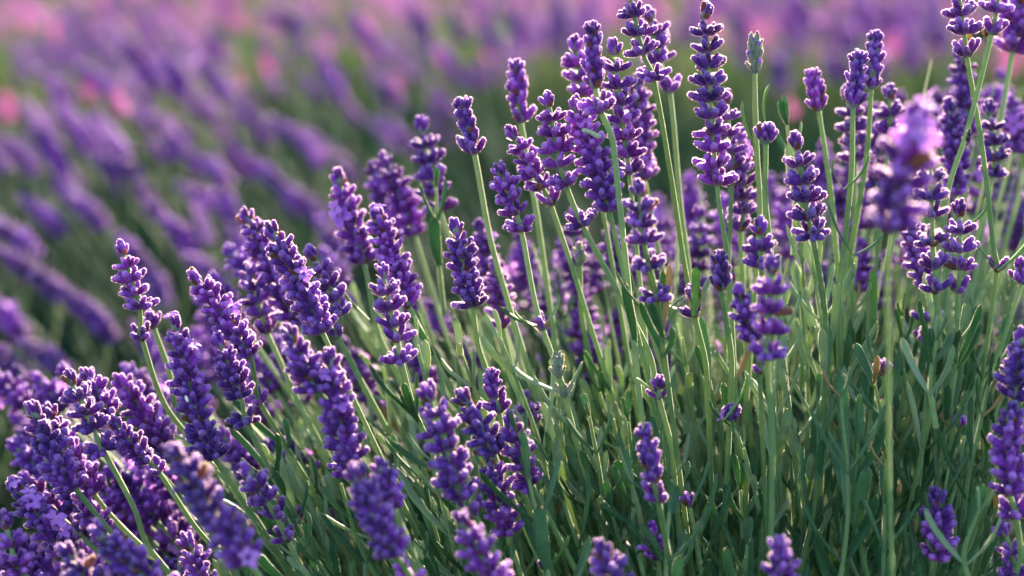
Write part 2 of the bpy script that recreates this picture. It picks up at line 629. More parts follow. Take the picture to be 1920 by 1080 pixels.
def put_leaf(parent, origin, up, az, splay, length, pale=False, wide=False, tag=None):
    """A leaf at a node: origin local to the parent, springing outward at azimuth az about up."""
    f = frame(up)
    out = (f.col[0] * math.cos(az) + f.col[1] * math.sin(az)).normalized()
    d = (up.normalized() * math.cos(splay) + out * math.sin(splay)).normalized()
    rot = frame(d, out)
    src = WLEAVES if wide else (PLEAVES if pale else LEAVES)
    if rnd.random() < .022:
        src = DLEAVES
    wf = rnd.uniform(0.85, 1.2) * (0.030 / max(0.012, length)) ** 0.45
    M_ = Matrix.Translation(origin) @ rot.to_4x4() @ Matrix.Diagonal((length * wf, length * wf, length, 1))
    return link('leaf', rnd.choice(src), parent, M_)


def stem_mesh(path, radii, fuzz=1.0, mats=None, seg=8, fuzz_to=None):
    mb = MB()
    v, f = tube_np(path, radii, seg)
    mb.add(v, [f], 0)
    if fuzz > 0:
        fl = f if fuzz_to is None else f[:fuzz_to * seg]
        q = v[fl]
        length = np.linalg.norm(q[:, 3] - q[:, 0], axis=1).sum() / seg
        n = int(length / mm * 7 * fuzz)
        if n > 3:
            p, nn = quad_samples(v, fl, n, nrng)
            # outward normals
            hv, hf = hairs(p, -nn, 0.30 * mm, 0.08 * mm, nrng, 0.1)
            hv2, hf2 = hairs(p, nn, 0.30 * mm, 0.08 * mm, nrng, 0.1)
            c = np.array([tuple(x) for x in path])
            # choose the side that points away from the stem's axis
            ix = np.argmin(((p[:, None, :] - c[None, :, :])**2).sum(-1), axis=1)
            side = ((p - c[ix]) * nn).sum(-1) > 0
            sel = np.repeat(side, 3)
            hv = np.where(sel[:, None], hv2, hv)
            mb.add(hv, [hf], 1)
    return mb.mesh('stem', mats or [M_STEM, M_SFUZZ])


ROOT = P(1450, 2350, 1.04)
GROUP = 'flowering lavender stems of the near bush'
HEROES = []


def flower(tip, base, d, kind, label, short, extras=(), via=(), size=1.0, lean=0.0, florets=0, detail=True, root=None, name='lavender_flower',
           group=GROUP, pairs=(), bract='brown', nwh=None, radius=1.0, petal_at=()):
    """One flowering stem: stem, whorls up to the tip, each whorl with its buds."""
    size0 = size
    size *= 1.17
    if kind == 'S':
        size, size0 = min(size, 1.36), min(size0, 1.12)
    tw = P(tip[0], tip[1], d + lean)
    bw = P(base[0], base[1], d)
    pts = [tw, bw]
    dd = d
    rt = (root or ROOT) + Vector((rnd.uniform(-0.05, 0.05), rnd.uniform(-0.05, 0.05), rnd.uniform(-0.0, 0.03)))
    exi = []
    low = sorted([(e[1], e[0], 'x', e[2] if len(e) > 2 else 'few') for e in extras] + [(e[1], e[0], 'p', None) for e in pairs] + [(e[1], e[0], 'v', None) for e in via])
    _, ry, rd = to_px(rt)
    for y, x, t, k in low:
        fr = (y - base[1]) / max(200, (ry - base[1]))
        dz = d + (rd - d) * max(0, fr)
        pts.append(P(x, y, dz))
        if t != 'v':
            exi.append((len(pts) - 1, t, k))
    last = pts[-1]
    pts.append(last.lerp(rt, 0.45) + Vector((0, 0, 0.012)) + (last - pts[-2]).normalized() * 0.02)
    pts.append(rt)
    path, ks = catmull(pts, 9)
    org = path[-1].copy()
    t = thing(name, label, 'lavender', org, group)
    t['_short'] = short
    HEROES.append((tip, base, short, d))
    loc = [p - org for p in path]
    nh = ks[1]
    rad = []
    for i in range(len(loc)):
        if i <= nh:
            rad.append((0.55 + 0.25 * i / nh) * mm * radius * size**0.5)
        else:
            rad.append(min(0.88, 0.70 + 0.03 * (i - nh)) * mm * radius * size**0.5)
    # the rachis stops short of the topmost buds
    start = 1
    vis = len(loc)
    for i, p in enumerate(path):
        if to_px(p)[1] > 1130:
            vis = i
            break
    link('stem', stem_mesh(loc[start:], rad[start:], 1.0 if detail else 0.35, seg=8 if detail else 6, fuzz_to=max(1, vis - start)), t)
    # whorls along the head
    head = loc[:nh + 1]
    cum = [0]
    for a, b in zip(head, head[1:]):
        cum.append(cum[-1] + (b - a).length)
    L = cum[-1]
    space = {'A': 6.5, 'D': 4.8, 'S': 3.9, 'G': 3.6, 'T': 5}[kind] * mm * size0
    n = nwh or max(1, int(round((L - 3.0 * mm * size) / space)) + 1)
    ph = rnd.uniform(0, 6.28)

    def at(s):
        for i in range(len(cum) - 1):
            if cum[i + 1] >= s:
                q = (s - cum[i]) / max(1e-9, cum[i + 1] - cum[i])
                return head[i].lerp(head[i + 1], q), (head[i] - head[i + 1]).normalized()
        return head[-1], (head[-2] - head[-1]).normalized()

    slim = {'G': .72, 'S': .9}.get(kind, 1.0)

    def whorl(pos, up, wk, sc, k, fl=False):
        r = frame(up) @ Matrix.Rotation(ph + k * 1.571 + rnd.gauss(0, 0.2), 3, 'Z')
        M_ = Matrix.Translation(pos) @ r.to_4x4() @ Matrix.Diagonal((sc * slim, sc * slim, sc, 1))
        if not detail:
            me = rnd.choice(JWF) if fl else rnd.choice(JW[wk])
            link('whorl', me, t, M_)
            return
        w = link('whorl', rnd.choice(CORES[bract]), t, M_)
        slots = rnd.choice(WT[wk])
        drop = rnd.random()
        for j, (bm, bi, bd) in enumerate(slots):
            if drop < 0.3 and j == 2 and wk != 'pair':
                continue
            jit = Matrix.Rotation(rnd.gauss(0, 0.12), 4, 'X') @ Matrix.Rotation(rnd.gauss(0, 0.12), 4, 'Y') @ Matrix.Rotation(rnd.uniform(-0.3, 0.3), 4, 'Z')
            link('bud', BUDS_G[(bi + j) % 4] if kind == 'G' else (DRY if rnd.random() < .010 else BUDS[(bi + k) % 6]), w, bm @ jit)
        if fl:
            best = [b for b in slots if (r @ b[2]).dot(-FWD) > 0.25] or slots
            for bm, bi, bd in (best[:3] if petal_at else [rnd.choice(best[:4])]):
                link('open_floret', rnd.choice(FLORETS), w, bm @ Matrix.Scale(1.15 if petal_at else 0.86, 4))

    # leaf pairs at the nodes of the lower stem
    for i in range(ks[2] if len(ks) > 2 else 9, len(path) - 1):
        px, py, pd = to_px(path[i])
        if detail and 620 < py < 1090 and py > tip[1] + 260 and px > 380 and d > .8 and rnd.random() < .55:
            az = rnd.uniform(0, 3.14)
            for s_ in (0, math.pi):
                put_leaf(t, loc[i], (loc[i - 1] - loc[i]).normalized(), az + s_, R(rnd.uniform(12, 26)), rnd.uniform(.016, .030), rnd.random() < .3)
    fl_at = set(rnd.sample(range(n), min(n, florets))) if florets else set()
    fl_at |= {n - 1 - i for i in petal_at}
    step = (L - 3.6 * mm * size) / max(1, n - 1) if n > 1 else 0
    for k in range(n):
        s = L - 0.3 * mm - k * step           # from the base of the head upward
        fr = k / max(1, n - 1)
        pos, up = at(max(0, s))
        if kind in 'SG':
            wk = 'small'
            sc = (0.95 if k == 0 else 1.05) * (1 - 0.25 * fr)
        elif k == n - 1:
            wk, sc = 'tip', 0.86
        elif k == n - 2 and n > 4:
            wk, sc = ('open' if kind == 'A' else 'dense'), 0.78
        else:
            wk = 'open' if kind == 'A' else 'dense'
            sc = (0.92 if k == 0 else 1.0) * (1 - 0.12 * fr)
        whorl(pos, up, wk, sc * size * rnd.uniform(0.94, 1.05), k, k in fl_at)
    for i, ty, k in exi:
        pi = ks[i]
        pos = loc[pi]
        up = (loc[pi - 1] - loc[min(len(loc) - 1, pi + 1)]).normalized()
        if ty == 'x':
            whorl(pos, up, k, size * (0.95 if k != 'small' else 1.0), i)
        else:
            whorl(pos, up, 'pair', size * 0.95, i)
            az = rnd.uniform(-0.5, 0.5)
            for s in (0, math.pi):
                put_leaf(t, pos, up, az + s, R(34), rnd.uniform(0.013, 0.02) * size, pale=rnd.random() < 0.5)
    return t


# ------------------------------------------------------------------ the flowering stems of the near bush
# tip, base of the head, distance, kind, label, short, options
F = []


def add(tip, base, d, kind, label, short, **k):
    F.append((tip, base, d, kind, label, short, k))


# --- low cluster at the outer edge of the bush
add((226, 458), (262, 578), .90, 'A', 'slender lavender spike standing alone above the others, lowest whorl far down its pale stem', 'the lone slender spike', extras=[(266, 634)], via=[(330, 790)], size=.92)
add((285, 590), (288, 612), .93, 'S', 'short violet tuft on a pale stem tucked just behind the lone slender spike', 'the tuft behind the lone spike', nwh=1, via=[(318, 700), (335, 775)], size=1.15)
add((362, 512), (468, 668), .90, 'D', 'drooping dense spike with one open lilac floret near its lower end', 'the drooping one-floret spike', extras=[(487, 755, 'few')], size=.95, florets=1)
add((326, 598), (402, 858), .87, 'D', 'long dark spike with open lilac florets high up and a white fleck', 'the long white-flecked spike', size=1.0, florets=3)
add((408, 632), (452, 745), .88, 'D', 'plump spike with two spaced whorls under it, above a stem with paired buds', 'the plump spike with spaced whorls', extras=[(462, 790, 'open')], pairs=[(560, 975)], size=.95)
add((458, 398), (560, 612), .95, 'D', 'pale-tipped spike arching behind the knobbly spike, topmost of its bunch', 'the pale-tipped arching spike', size=1.05)
add((508, 428), (604, 622), .88, 'D', 'knobbly leaning spike with an open lilac floret beside its lowest whorls', 'the knobbly leaning spike', size=1.05, florets=1)
add((582, 468), (640, 590), .92, 'A', 'spike of splayed crowns at the outer side of the knobbly leaning spike', 'the splayed-crown spike', extras=[(632, 630, 'few')], size=.98)
add((466, 500), (492, 590), .95, 'A', 'short spike of four crowns hanging under the pale-tipped arching spike', 'the short four-crown spike', extras=[(500, 622, 'few')], size=.98)
add((428, 465), (478, 530), 1.03, 'D', 'soft pinkish spike showing behind the pale-tipped arching spike', 'the soft pinkish spike', detail=False)
add((400, 520), (450, 600), 1.02, 'D', 'soft violet spike behind the drooping one-floret spike', 'the soft violet spike', detail=False)
add((632, 326), (682, 492), .96, 'D', 'broad spike with a pink floret on its flank, standing clear of the dark field', 'the broad pink-flanked spike', via=[(720, 650)], size=1.1, florets=2)
add((704, 394), (762, 556), .92, 'D', 'tall spike crowned by star-like buds with several lilac florets half way', 'the star-topped spike', extras=[(765, 572)], size=1.0, florets=4)
add((716, 500), (738, 612), .86, 'A', 'crisp narrow spike of tight crowns standing before the star-topped spike', 'the crisp tight-crown spike', extras=[(745, 636, 'few'), (752, 676, 'open')], via=[(790, 800)], size=.92)
add((720, 296), (778, 440), 1.02, 'D', 'soft lavender spike with pink rims, taller of the pair below the dark gap', 'the pink-rimmed soft spike', detail=False, size=1.05)
add((700, 312), (745, 450), 1.05, 'D', 'hazy spike pressed against the pink-rimmed soft spike', 'the hazy pressed spike', detail=False, size=1.05)
add((788, 226), (825, 395), .99, 'A', 'tall soft spike with pink-lit crowns rising behind the pale leafy tuft', 'the spike over the pale tuft', detail=False, size=1.12)
add((852, 418), (886, 575), .90, 'D', 'spike with red-rimmed buds stacked closely above a straight green stem', 'the red-rimmed spike', via=[(900, 660)], size=.98)
add((925, 492), (940, 590), .96, 'D', 'dark spike standing close behind the red-rimmed spike', 'the dark spike behind', extras=[(942, 612, 'few')], size=.92)
add((866, 184), (884, 270), .92, 'S', 'small club-shaped spike on a long bare stem with one round whorl beneath', 'the club-shaped spike', extras=[(889, 285, 'few')], via=[(930, 490)], size=1.25)
add((969, 114), (972, 196), .95, 'S', 'little slim spike glowing at its rims, high over the curved spike', 'the little glowing spike', extras=[(976, 226, 'few')], via=[(1012, 440)], size=1.2)
add((955, 242), (1018, 352), .91, 'A', 'curved spike whose round head nods outward over four stepped whorls', 'the curved nodding spike', extras=[(1032, 382, 'few')], via=[(1085, 540)], size=.95)
add((1027, 178), (1050, 312), .88, 'A', 'sharp spike of cup-shaped crowns with two whorls spaced down its slanting stem', 'the cup-crowned spike', extras=[(1060, 345, 'open'), (1091, 420, 'open')], via=[(1165, 560), (1225, 690)], size=.95)
add((934, 312), (968, 402), .89, 'D', 'compact spike leaning outward with one cup-shaped whorl beneath it', 'the compact leaning spike', extras=[(977, 430, 'open')], pairs=[(1017, 615)], size=.95)
add((1110, 40), (1116, 162), .86, 'S', 'narrow dark spike at the peak of the crowded clump, one whorl spaced below', 'the narrow peak spike', extras=[(1126, 206, 'open')], via=[(1150, 270)], size=1.3)
add((1078, 76), (1094, 178), .94, 'A', 'side spike of three wide crowns hidden partly by the narrow peak spike', 'the three-crown side spike', size=1.0)
add((1150, 80), (1180, 325), .91, 'A', 'long spike of bright-rimmed crowns running down the middle of the crowded clump', 'the long bright-rimmed spike', size=1.0)
add((1078, 188), (1142, 395), .88, 'D', 'massive spike carrying a lilac floret and a pale green insect', 'the massive spike with insect', size=1.05, florets=1)
add((1195, 145), (1208, 335), .97, 'D', 'reddish-rimmed spike at the outer side of the crowded clump', 'the reddish outer spike', size=1.05, florets=1)
add((1197, 345), (1208, 455), .83, 'A', 'pale-rimmed spike hanging before the crowded clump with two whorls spaced below', 'the pale-rimmed hanging spike', extras=[(1218, 500, 'open'), (1232, 560, 'open')], via=[(1250, 700)], size=.92)
add((1178, -24), (1206, 100), .88, 'A', 'spike reaching past the top edge over two bare stems, whorl set apart', 'the spike reaching past the top', extras=[(1225, 146, 'open')], via=[(1258, 330), (1288, 520)], size=.95)
add((1216, 20), (1238, 115), .94, 'A', 'paler spike shadowing the spike reaching past the top, on its own glowing stem', 'the paler shadowing spike', extras=[(1256, 170, 'few')], via=[(1278, 400)], size=.95)
add((1322, 12), (1344, 345), .88, 'A', 'tallest spike in view, a dozen evenly stacked crown-like whorls on one stem', 'the dozen-crown spike', via=[(1368, 520)], size=1.0, nwh=11)
add((1362, 175), (1372, 345), .93, 'A', 'spike peeping out along the side of the dozen-crown spike with pink floret', 'the peeping side spike', size=.92, florets=1)
add((1417, 64), (1415, 134), .89, 'G', 'unopened grey-green spike with violet flecks on a straight bare stem', 'the unopened green spike', via=[(1418, 270), (1424, 420)], bract='green', size=1.1)
add((1436, 232), (1436, 266), .87, 'S', 'single cup of violet buds on a straight stem beneath the unopened green spike', 'the single cup of buds', nwh=2, via=[(1437, 400)], bract='green', size=1.25)
add((1384, 250), (1395, 400), .94, 'A', 'spike in the gap between the dozen-crown spike and the single cup of buds', 'the gap spike', extras=[(1388, 430, 'few')], size=.95)
add((1492, 256), (1516, 410), .87, 'A', 'upright spike of five broad crowns standing free beside thin pale shoots', 'the five-crown spike', extras=[(1524, 440, 'open')], via=[(1548, 620)], size=1.02, nwh=5)
add((1524, 128), (1535, 205), .93, 'S', 'small closed spike with pink edges alone on a long pale stem', 'the small pink-edged spike', via=[(1562, 400)], size=1.2)
add((1612, 96), (1600, 198), .89, 'S', 'stout young spike with greyish bracts, front one of the crossed pair', 'the stout young spike', via=[(1596, 330), (1572, 620)], bract='green', size=1.45)
add((1640, 58), (1634, 164), .92, 'S', 'young spike with feathery tip, rear one of the crossed pair', 'the feathery-tipped spike', via=[(1620, 330)], bract='green', size=1.3)
add((1588, 170), (1604, 300), .97, 'A', 'dark open-whorled spike half hidden behind the stout young spike', 'the half-hidden dark spike', size=1.0)
add((1668, 165), (1668, 250), .95, 'A', 'dark spike glimpsed between the feathery-tipped spike and the big blurred bloom', 'the glimpsed dark spike', size=1.0)
add((1722, 200), (1670, 432), .72, 'D', 'big blurred bloom close to the camera with pale pink petals at its top', 'the big blurred bloom', via=[(1666, 700), (1668, 920)], size=1.3, florets=0, petal_at=(0, 1, 6), radius=.62, root=P(1660, 2300, .95))
add((1744, 290), (1748, 405), .85, 'A', 'bluish spike of open crowns beside the big blurred bloom, fading downward', 'the bluish open spike', extras=[(1748, 455, 'open'), (1752, 500, 'few'), (1755, 545, 'few')], via=[(1758, 640), (1748, 760)], size=.95)
add((1800, 384), (1800, 505), .87, 'A', 'trim spike with glowing rims under the two crossing stems', 'the trim glowing spike', extras=[(1796, 545, 'few')], via=[(1790, 700)], size=.92)
add((1706, 405), (1738, 540), .93, 'D', 'very dark spike slanting beneath the bluish open spike', 'the very dark slanting spike', extras=[(1736, 600, 'open'), (1738, 640, 'open')], size=.95)
add((1780, 195), (1792, 365), .96, 'D', 'dark violet spike behind the crossing stems', 'the spike behind crossing stems', size=1.0)
add((1800, 95), (1812, 250), 1.0, 'D', 'soft-edged spike framed between the two crossing stems and the topmost bunch', 'the soft framed spike', detail=False)
add((1796, -25), (1808, 62), .88, 'A', 'spike cut by the top edge with cobweb threads and a spaced lowest whorl', 'the cobwebbed spike', extras=[(1812, 102, 'few')], via=[(1842, 280), (1864, 470)], size=.98, pairs=[(1870, 505)])
add((1874, -34), (1868, 22), .86, 'A', 'small spike whose stem slants across the cobwebbed spike', 'the cross-slanting spike', extras=[(1860, 60, 'few')], via=[(1815, 240), (1776, 370)], size=.95)
add((1915, -20), (1898, 95), .98, 'D', 'heavy dark spike with pink rims in the topmost bunch where the bumblebee feeds', 'the bumblebee spike', detail=True, size=1.35)
add((1855, 195), (1862, 330), .95, 'A', 'pink-edged spike just outside the crossing stems', 'the pink-edged outer spike', size=.95)
add((1898, 188), (1902, 285), 1.03, 'D', 'soft pink-topped spike against the outer edge of the bush', 'the soft pink-topped spike', detail=False, florets=3)
add((1914, 490), (1916, 530), .88, 'D', 'spike tip cut by the side edge, above a single drooping bud', 'the cut-off spike tip', size=.9)
add((1918, 625), (1900, 745), .84, 'D', 'bright-rimmed spike directly above the biggest low spike', 'the spike above the biggest', size=1.05)
add((1896, 765), (1894, 925), .83, 'D', 'biggest low spike, thick and dense, with a half-pink lowest ring', 'the biggest low spike', extras=[(1905, 965, 'dense')], via=[(1908, 1070)], size=1.15)
add((1755, 925), (1756, 1045), .85, 'D', 'dense dark spike sunk among the leaves at the base of the bush', 'the sunken dense spike', size=1.1)
add((1880, 985), (1902, 1075), .85, 'A', 'small dark spike beside a yellowing leaf below the biggest low spike', 'the spike by the yellowing leaf', size=.9)
add((1448, 490), (1440, 625), .80, 'A', 'softly blurred spike before the grass-like stems with sunlit gaps', 'the sun-gapped blurred spike', extras=[(1438, 665, 'open')], via=[(1448, 860)], size=.95, root=P(1450, 2300, .95))
add((1424, 418), (1428, 500), .85, 'A', 'short spike rising straight above the sun-gapped blurred spike', 'the short straight spike', size=.95)
add((1384, 540), (1412, 640), .83, 'D', 'dark spike leaning against the sun-gapped blurred spike', 'the leaning dark spike', extras=[(1424, 695, 'pair')], size=.85)
add((1348, 472), (1352, 540), .86, 'S', 'small pink-tipped spike on a thin stem below the dozen-crown spike', 'the small pink-tipped spike', via=[(1372, 700)], size=1.15)
add((1300, 548), (1300, 562), .87, 'S', 'tiny violet bud tuft clasped by one broad green leaf', 'the leaf-clasped tuft', nwh=1, pairs=[(1302, 590)], via=[(1325, 700)], size=1.0)
# --- lowest spikes
add((60, 762), (140, 915), .88, 'D', 'fat knobbly spike, foremost of the outermost clump', 'the fat outermost spike', size=1.1)
add((88, 765), (176, 925), .90, 'D', 'spike twinned with the fat outermost spike, reddish bracts showing between buds', 'the twin spike', via=[(250, 1010)], size=1.05)
add((128, 702), (176, 805), .87, 'A', 'slim spike with white-rimmed buds and a cup-like whorl on its bent stem', 'the white-rimmed slim spike', extras=[(193, 842, 'open')], via=[(250, 950), (285, 1035)], size=.95)
add((160, 698), (208, 778), .91, 'D', 'short spike peeking over the white-rimmed slim spike', 'the short peeking spike', size=.95)
add((226, 708), (318, 852), .93, 'D', 'thick slightly soft spike at the heart of the outer cluster', 'the thick heart spike', size=1.15)
add((212, 790), (278, 866), .88, 'D', 'small curled spike under the thick heart spike', 'the small curled spike', extras=[(297, 884, 'few')], via=[(385, 1010)], size=.85)
add((322, 842), (465, 1052), .765, 'D', 'large blurred spike slanting close to the camera above the bottom edge', 'the large slanting blurred spike', size=1.08, florets=1, root=P(1200, 2300, .92))
add((24, 908), (128, 1030), .87, 'D', 'spike bearing wide-open lilac florets near the corner', 'the open-floret corner spike', size=1.0, florets=5)
add((150, 930), (196, 1000), .90, 'D', 'short spike wedged behind the open-floret corner spike', 'the wedged short spike', size=.9)
add((8, 968), (30, 1060), .85, 'A', 'spike sliced by the side edge with separate cup-like whorls', 'the side-sliced spike', extras=[(38, 1072, 'open')], size=1.0)
add((176, 992), (300, 1110), .80, 'D', 'blurred spike nearly lying along the bottom edge', 'the lying blurred spike', size=1.1, florets=1)
add((120, 1030), (190, 1120), .80, 'D', 'blurred stubby spike under the open-floret corner spike', 'the blurred stubby spike', size=1.05)
add((350, 1010), (392, 1100), .86, 'D', 'tight spike with tip just clearing the bottom edge beneath the slanting blurred spike', 'the tight bottom spike', size=.95)
add((462, 876), (500, 940), .84, 'D', 'small spike with pink-lit flank and two whorls spaced below', 'the pink-lit small spike', extras=[(518, 968, 'few'), (538, 1010, 'few')], via=[(575, 1080)], size=.92)
add((538, 622), (594, 730), .83, 'D', 'softly lit spike with an open floret half way, just over a longer spike', 'the softly lit upper spike', size=1.0, florets=1)
add((618, 664), (660, 862), .83, 'D', 'long broad spike running down into the grassy stems', 'the long broad spike', size=1.05, florets=1)
add((640, 842), (655, 892), .88, 'D', 'dark little spike tucked under the long broad spike', 'the dark tucked spike', size=.9)
add((664, 880), (742, 1040), .78, 'D', 'blurred plump spike with glowing bud edges at the bottom', 'the blurred plump spike', size=1.0, root=P(1300, 2300, .92))
add((712, 868), (738, 950), .80, 'D', 'pink-rimmed spike pressed behind the blurred plump spike', 'the pressed pink-rimmed spike', size=.9)
add((800, 726), (868, 935), .82, 'A', 'tall loose spike of rounded pink-tipped whorls', 'the tall loose spike', extras=[(888, 962, 'few')], size=1.08, nwh=7)
add((862, 738), (926, 850), .85, 'D', 'arching spike joining the tall loose spike to the twin spikes', 'the arching joining spike', size=1.0)
add((920, 692), (928, 745), .87, 'S', 'small crisp blue-violet spike poking up above the twin spikes', 'the small crisp spike', extras=[(935, 768, 'few')], via=[(945, 820)], size=1.05)
add((958, 782), (982, 880), .85, 'D', 'upper one of the twin spikes, with one pink glowing flank', 'the glowing twin spike', extras=[(995, 905, 'open')], size=.95)
add((918, 848), (952, 1000), .85, 'D', 'lower one of the twin spikes, dark and long, over two thin stems', 'the long dark twin spike', size=1.0)
add((985, 738), (990, 795), .93, 'A', 'tiny dark spike alone in the shade among stems', 'the tiny dark spike', extras=[], size=.85)
add((862, 968), (940, 1110), .78, 'D', 'blurred spike with an orange glint, rising from the bottom edge', 'the orange-glint spike', size=1.0, root=P(1300, 2300, .92))
add((1128, 1022), (1160, 1130), .78, 'D', 'blurred stump of a spike rising from the bottom edge under the leaves', 'the blurred stump spike', size=1.0, root=P(1350, 2300, .92))
add((1205, 798), (1226, 902), .82, 'S', 'soft-focus club spike with a pink tip, alone before the dark leaves', 'the pink-tipped club spike', extras=[(1234, 935, 'few')], via=[(1262, 1080)], size=1.5)
add((1222, 988), (1234, 1048), .86, 'A', 'small dark spike in deep shade below the pink-tipped club spike', 'the deep shade spike', size=.85)
add((1462, 1008), (1466, 1062), .78, 'S', 'little rounded spike top at the bottom edge among leaves', 'the little rounded top', extras=[(1462, 1078, 'dense')], size=1.3, root=P(1450, 2300, .92))
add((752, 1052), (790, 1130), .80, 'D', 'spike tip barely showing at the bottom edge beside the blurred plump spike', 'the barely showing tip', size=1.0)
# --- stems that carry only a pair of buds or so
add((1655, 684), (1656, 700), .87, 'S', 'upright stem with two violet buds held in a leaf beside a sunlit stem', 'the two-bud stem', nwh=1, via=[(1665, 820)], size=.9)
add((1236, 715), (1236, 728), .87, 'S', 'stem topped by a forked pair of violet buds below the pale-rimmed spike', 'the forked bud pair', nwh=1, pairs=[(1236, 745)], via=[(1262, 860)], size=.85)
add((1372, 765), (1374, 786), .87, 'S', 'short stem with one fully open lilac floret over a cup of dark buds', 'the lone open floret stem', nwh=1, via=[(1400, 900)], size=1.05, florets=1)
add((1292, 935), (1293, 948), .88, 'S', 'leafy stem with two violet buds low in the dark leaves', 'the low two-bud stem', nwh=1, via=[(1310, 1040)], size=.9)
add((1798, 778), (1798, 800), .90, 'S', 'curved stem ending in a bright lilac floret among dark leaves', 'the bright floret stem', nwh=1, via=[(1805, 900)], size=.85, florets=1)
add((1046, 660), (1048, 705), .88, 'G', 'small grey-green bud spike with two narrow leaves beneath it', 'the grey-green bud spike', pairs=[(1058, 740)], via=[(1090, 860), (1125, 980)], bract='green', size=.95)
add((1022, 1052), (1022, 1066), .86, 'S', 'single violet bud in the fork of a twisted bright leaf', 'the forked leaf bud', nwh=1, size=.7)
add((1086, 455), (1088, 495), .93, 'G', 'pale unopened spike half way up the thicket of stems', 'the pale unopened spike', via=[(1092, 600)], bract='green', size=.95)


T = {}
for tip, base, d, kind, label, short, k in F:
    T[short] = flower(tip, base, d, kind, label, short, **k)
SHARP = list(HEROES)

M_YLEAF = plant_mat('bright_leaf', [(0.075, 0.20, 0.035), (0.13, 0.29, 0.05)], 0.45, 0.25, (0.30, 0.55, 0.06), 0.15, (1, 1, 1), 300, 0.4, bump=0.4)
M_YELLOW = plant_mat('yellowing_leaf', [(0.24, 0.26, 0.03), (0.40, 0.26, 0.04)], 0.5, 0.35, (0.7, 0.5, 0.05), 0.15, (1, 1, 1), 300, 0.3)
YL = WLEAVES[0].copy()
YL.materials[0] = M_YLEAF
YN = LEAVES[2].copy()
YN.materials[0] = M_YLEAF
YY = WLEAVES[0].copy()
YY.materials[0] = M_YELLOW


def leaf_px(short, b, t, d, me, wf=1.0, label=None, out=(-1, 0, 0)):
    """One leaf of a stem, from its foot to its tip."""
    par = T[short]
    pb, pt = P(b[0], b[1], d), P(t[0], t[1], d - 0.004)
    v = pt - pb
    L = v.length
    M_ = Matrix.Translation(pb - par.location) @ frame(v, Vector(out)).to_4x4() @ Matrix.Diagonal((L * wf, L * wf, L, 1))
    o = link('leaf', me, par, M_)
    if label:
        o['label'] = label


leaf_px('the broad pink-flanked spike', (692, 600), (644, 538), .93, YL, 1.0, 'broad bright green leaf')
leaf_px('the leaf-clasped tuft', (1300, 592), (1306, 502), .86, YL, 1.1, 'broad bright green leaf', (0, 1, 0))
leaf_px('the spike by the yellowing leaf', (1876, 990), (1874, 925), .87, YY, 1.5, 'yellowing leaf')
leaf_px('the unopened green spike', (1421, 285), (1410, 188), .885, YN, 1.2)
leaf_px('the unopened green spike', (1436, 240), (1458, 162), .90, YN, 1.3)
leaf_px('the stout young spike', (1584, 355), (1612, 284), .885, YN, 1.5, 'fresh yellow-green leaf', (1, 0, 0))
leaf_px('the stout young spike', (1578, 352), (1572, 296), .885, YN, 1.2)
leaf_px('the cobwebbed spike', (1872, 508), (1925, 405), .88, YN, 1.3, None, (1, 0, 0))
leaf_px('the half-hidden dark spike', (1602, 478), (1650, 430), .90, LEAVES[2], 1.1, None, (1, 0, 0))
leaf_px('the half-hidden dark spike', (1600, 480), (1566, 378), .90, LEAVES[3], .9)
leaf_px('the forked leaf bud', (1024, 1072), (1062, 1000), .86, YL, 1.2, None, (1, 0, 0))
leaf_px('the lone open floret stem', (1356, 790), (1384, 698), .865, YN, 1.2, None, (1, 0, 0))
leaf_px('the lone open floret stem', (1370, 800), (1346, 742), .87, LEAVES[2], 1.6)
leaf_px('the two-bud stem', (1650, 700), (1638, 622), .865, LEAVES[1], 1.5)
leaf_px('the tall loose spike', (802, 906), (735, 812), .86, LEAVES[2], .9)
leaf_px('the little glowing spike', (1000, 612), (975, 575), .885, YN, 1.6)
leaf_px('the bluish open spike', (1640, 600), (1637, 508), .93, YL, 1.0, None, (0, 1, 0))
leaf_px('the trim glowing spike', (1812, 425), (1843, 372), .90, YN, 1.4, None, (1, 0, 0))
for a, b in (((1288, 560), (1262, 610)), ((1240, 600), (1292, 560)), ((1216, 590), (1168, 500))):
    leaf_px('the pale-rimmed hanging spike', a, b, .86, LEAVES[2], .9)
leaf_px('the low two-bud stem', (1298, 948), (1322, 858), .875, LEAVES[4], 1.4, None, (1, 0, 0))
leaf_px('the low two-bud stem', (1312, 1010), (1334, 888), .87, WLEAVES[0], 1.0, None, (1, 0, 0))
leaf_px('the low two-bud stem', (1318, 1060), (1358, 896), .87, LEAVES[4], 1.1, None, (1, 0, 0))


# -------------------------------------------------- describing a thing by its neighbours
def nearest_two(x, y, pool):
    c = sorted(pool, key=lambda h: ((h[0][0] + h[1][0]) / 2 - x)**2 + ((h[0][1] + h[1][1]) / 2 - y)**2)
    return c[:6]


USED = {}


def auto_label(adjs, noun, x, y, pool, plural_group):
    """«adjective noun relation neighbour»: the first wording that no other thing has yet."""
    c = nearest_two(x, y, pool)

    def rel(h):
        hx, hy = (h[0][0] + h[1][0]) / 2, (h[0][1] + h[1][1]) / 2
        if y < hy - 60:
            return 'above'
        if y > hy + 60:
            return 'below'
        return 'beside'
    for h in c[:4]:
        for a in adjs:
            s = f'{a} {noun} {rel(h)} {h[2]}'
            if s not in USED and len(s.replace('-', ' ').split()) <= 15:
                USED[s] = 1
                return s
    s = f'{adjs[0]} {noun} {rel(c[0])} {c[0][2]}'
    USED[s] = USED.get(s, 0) + 1
    return s


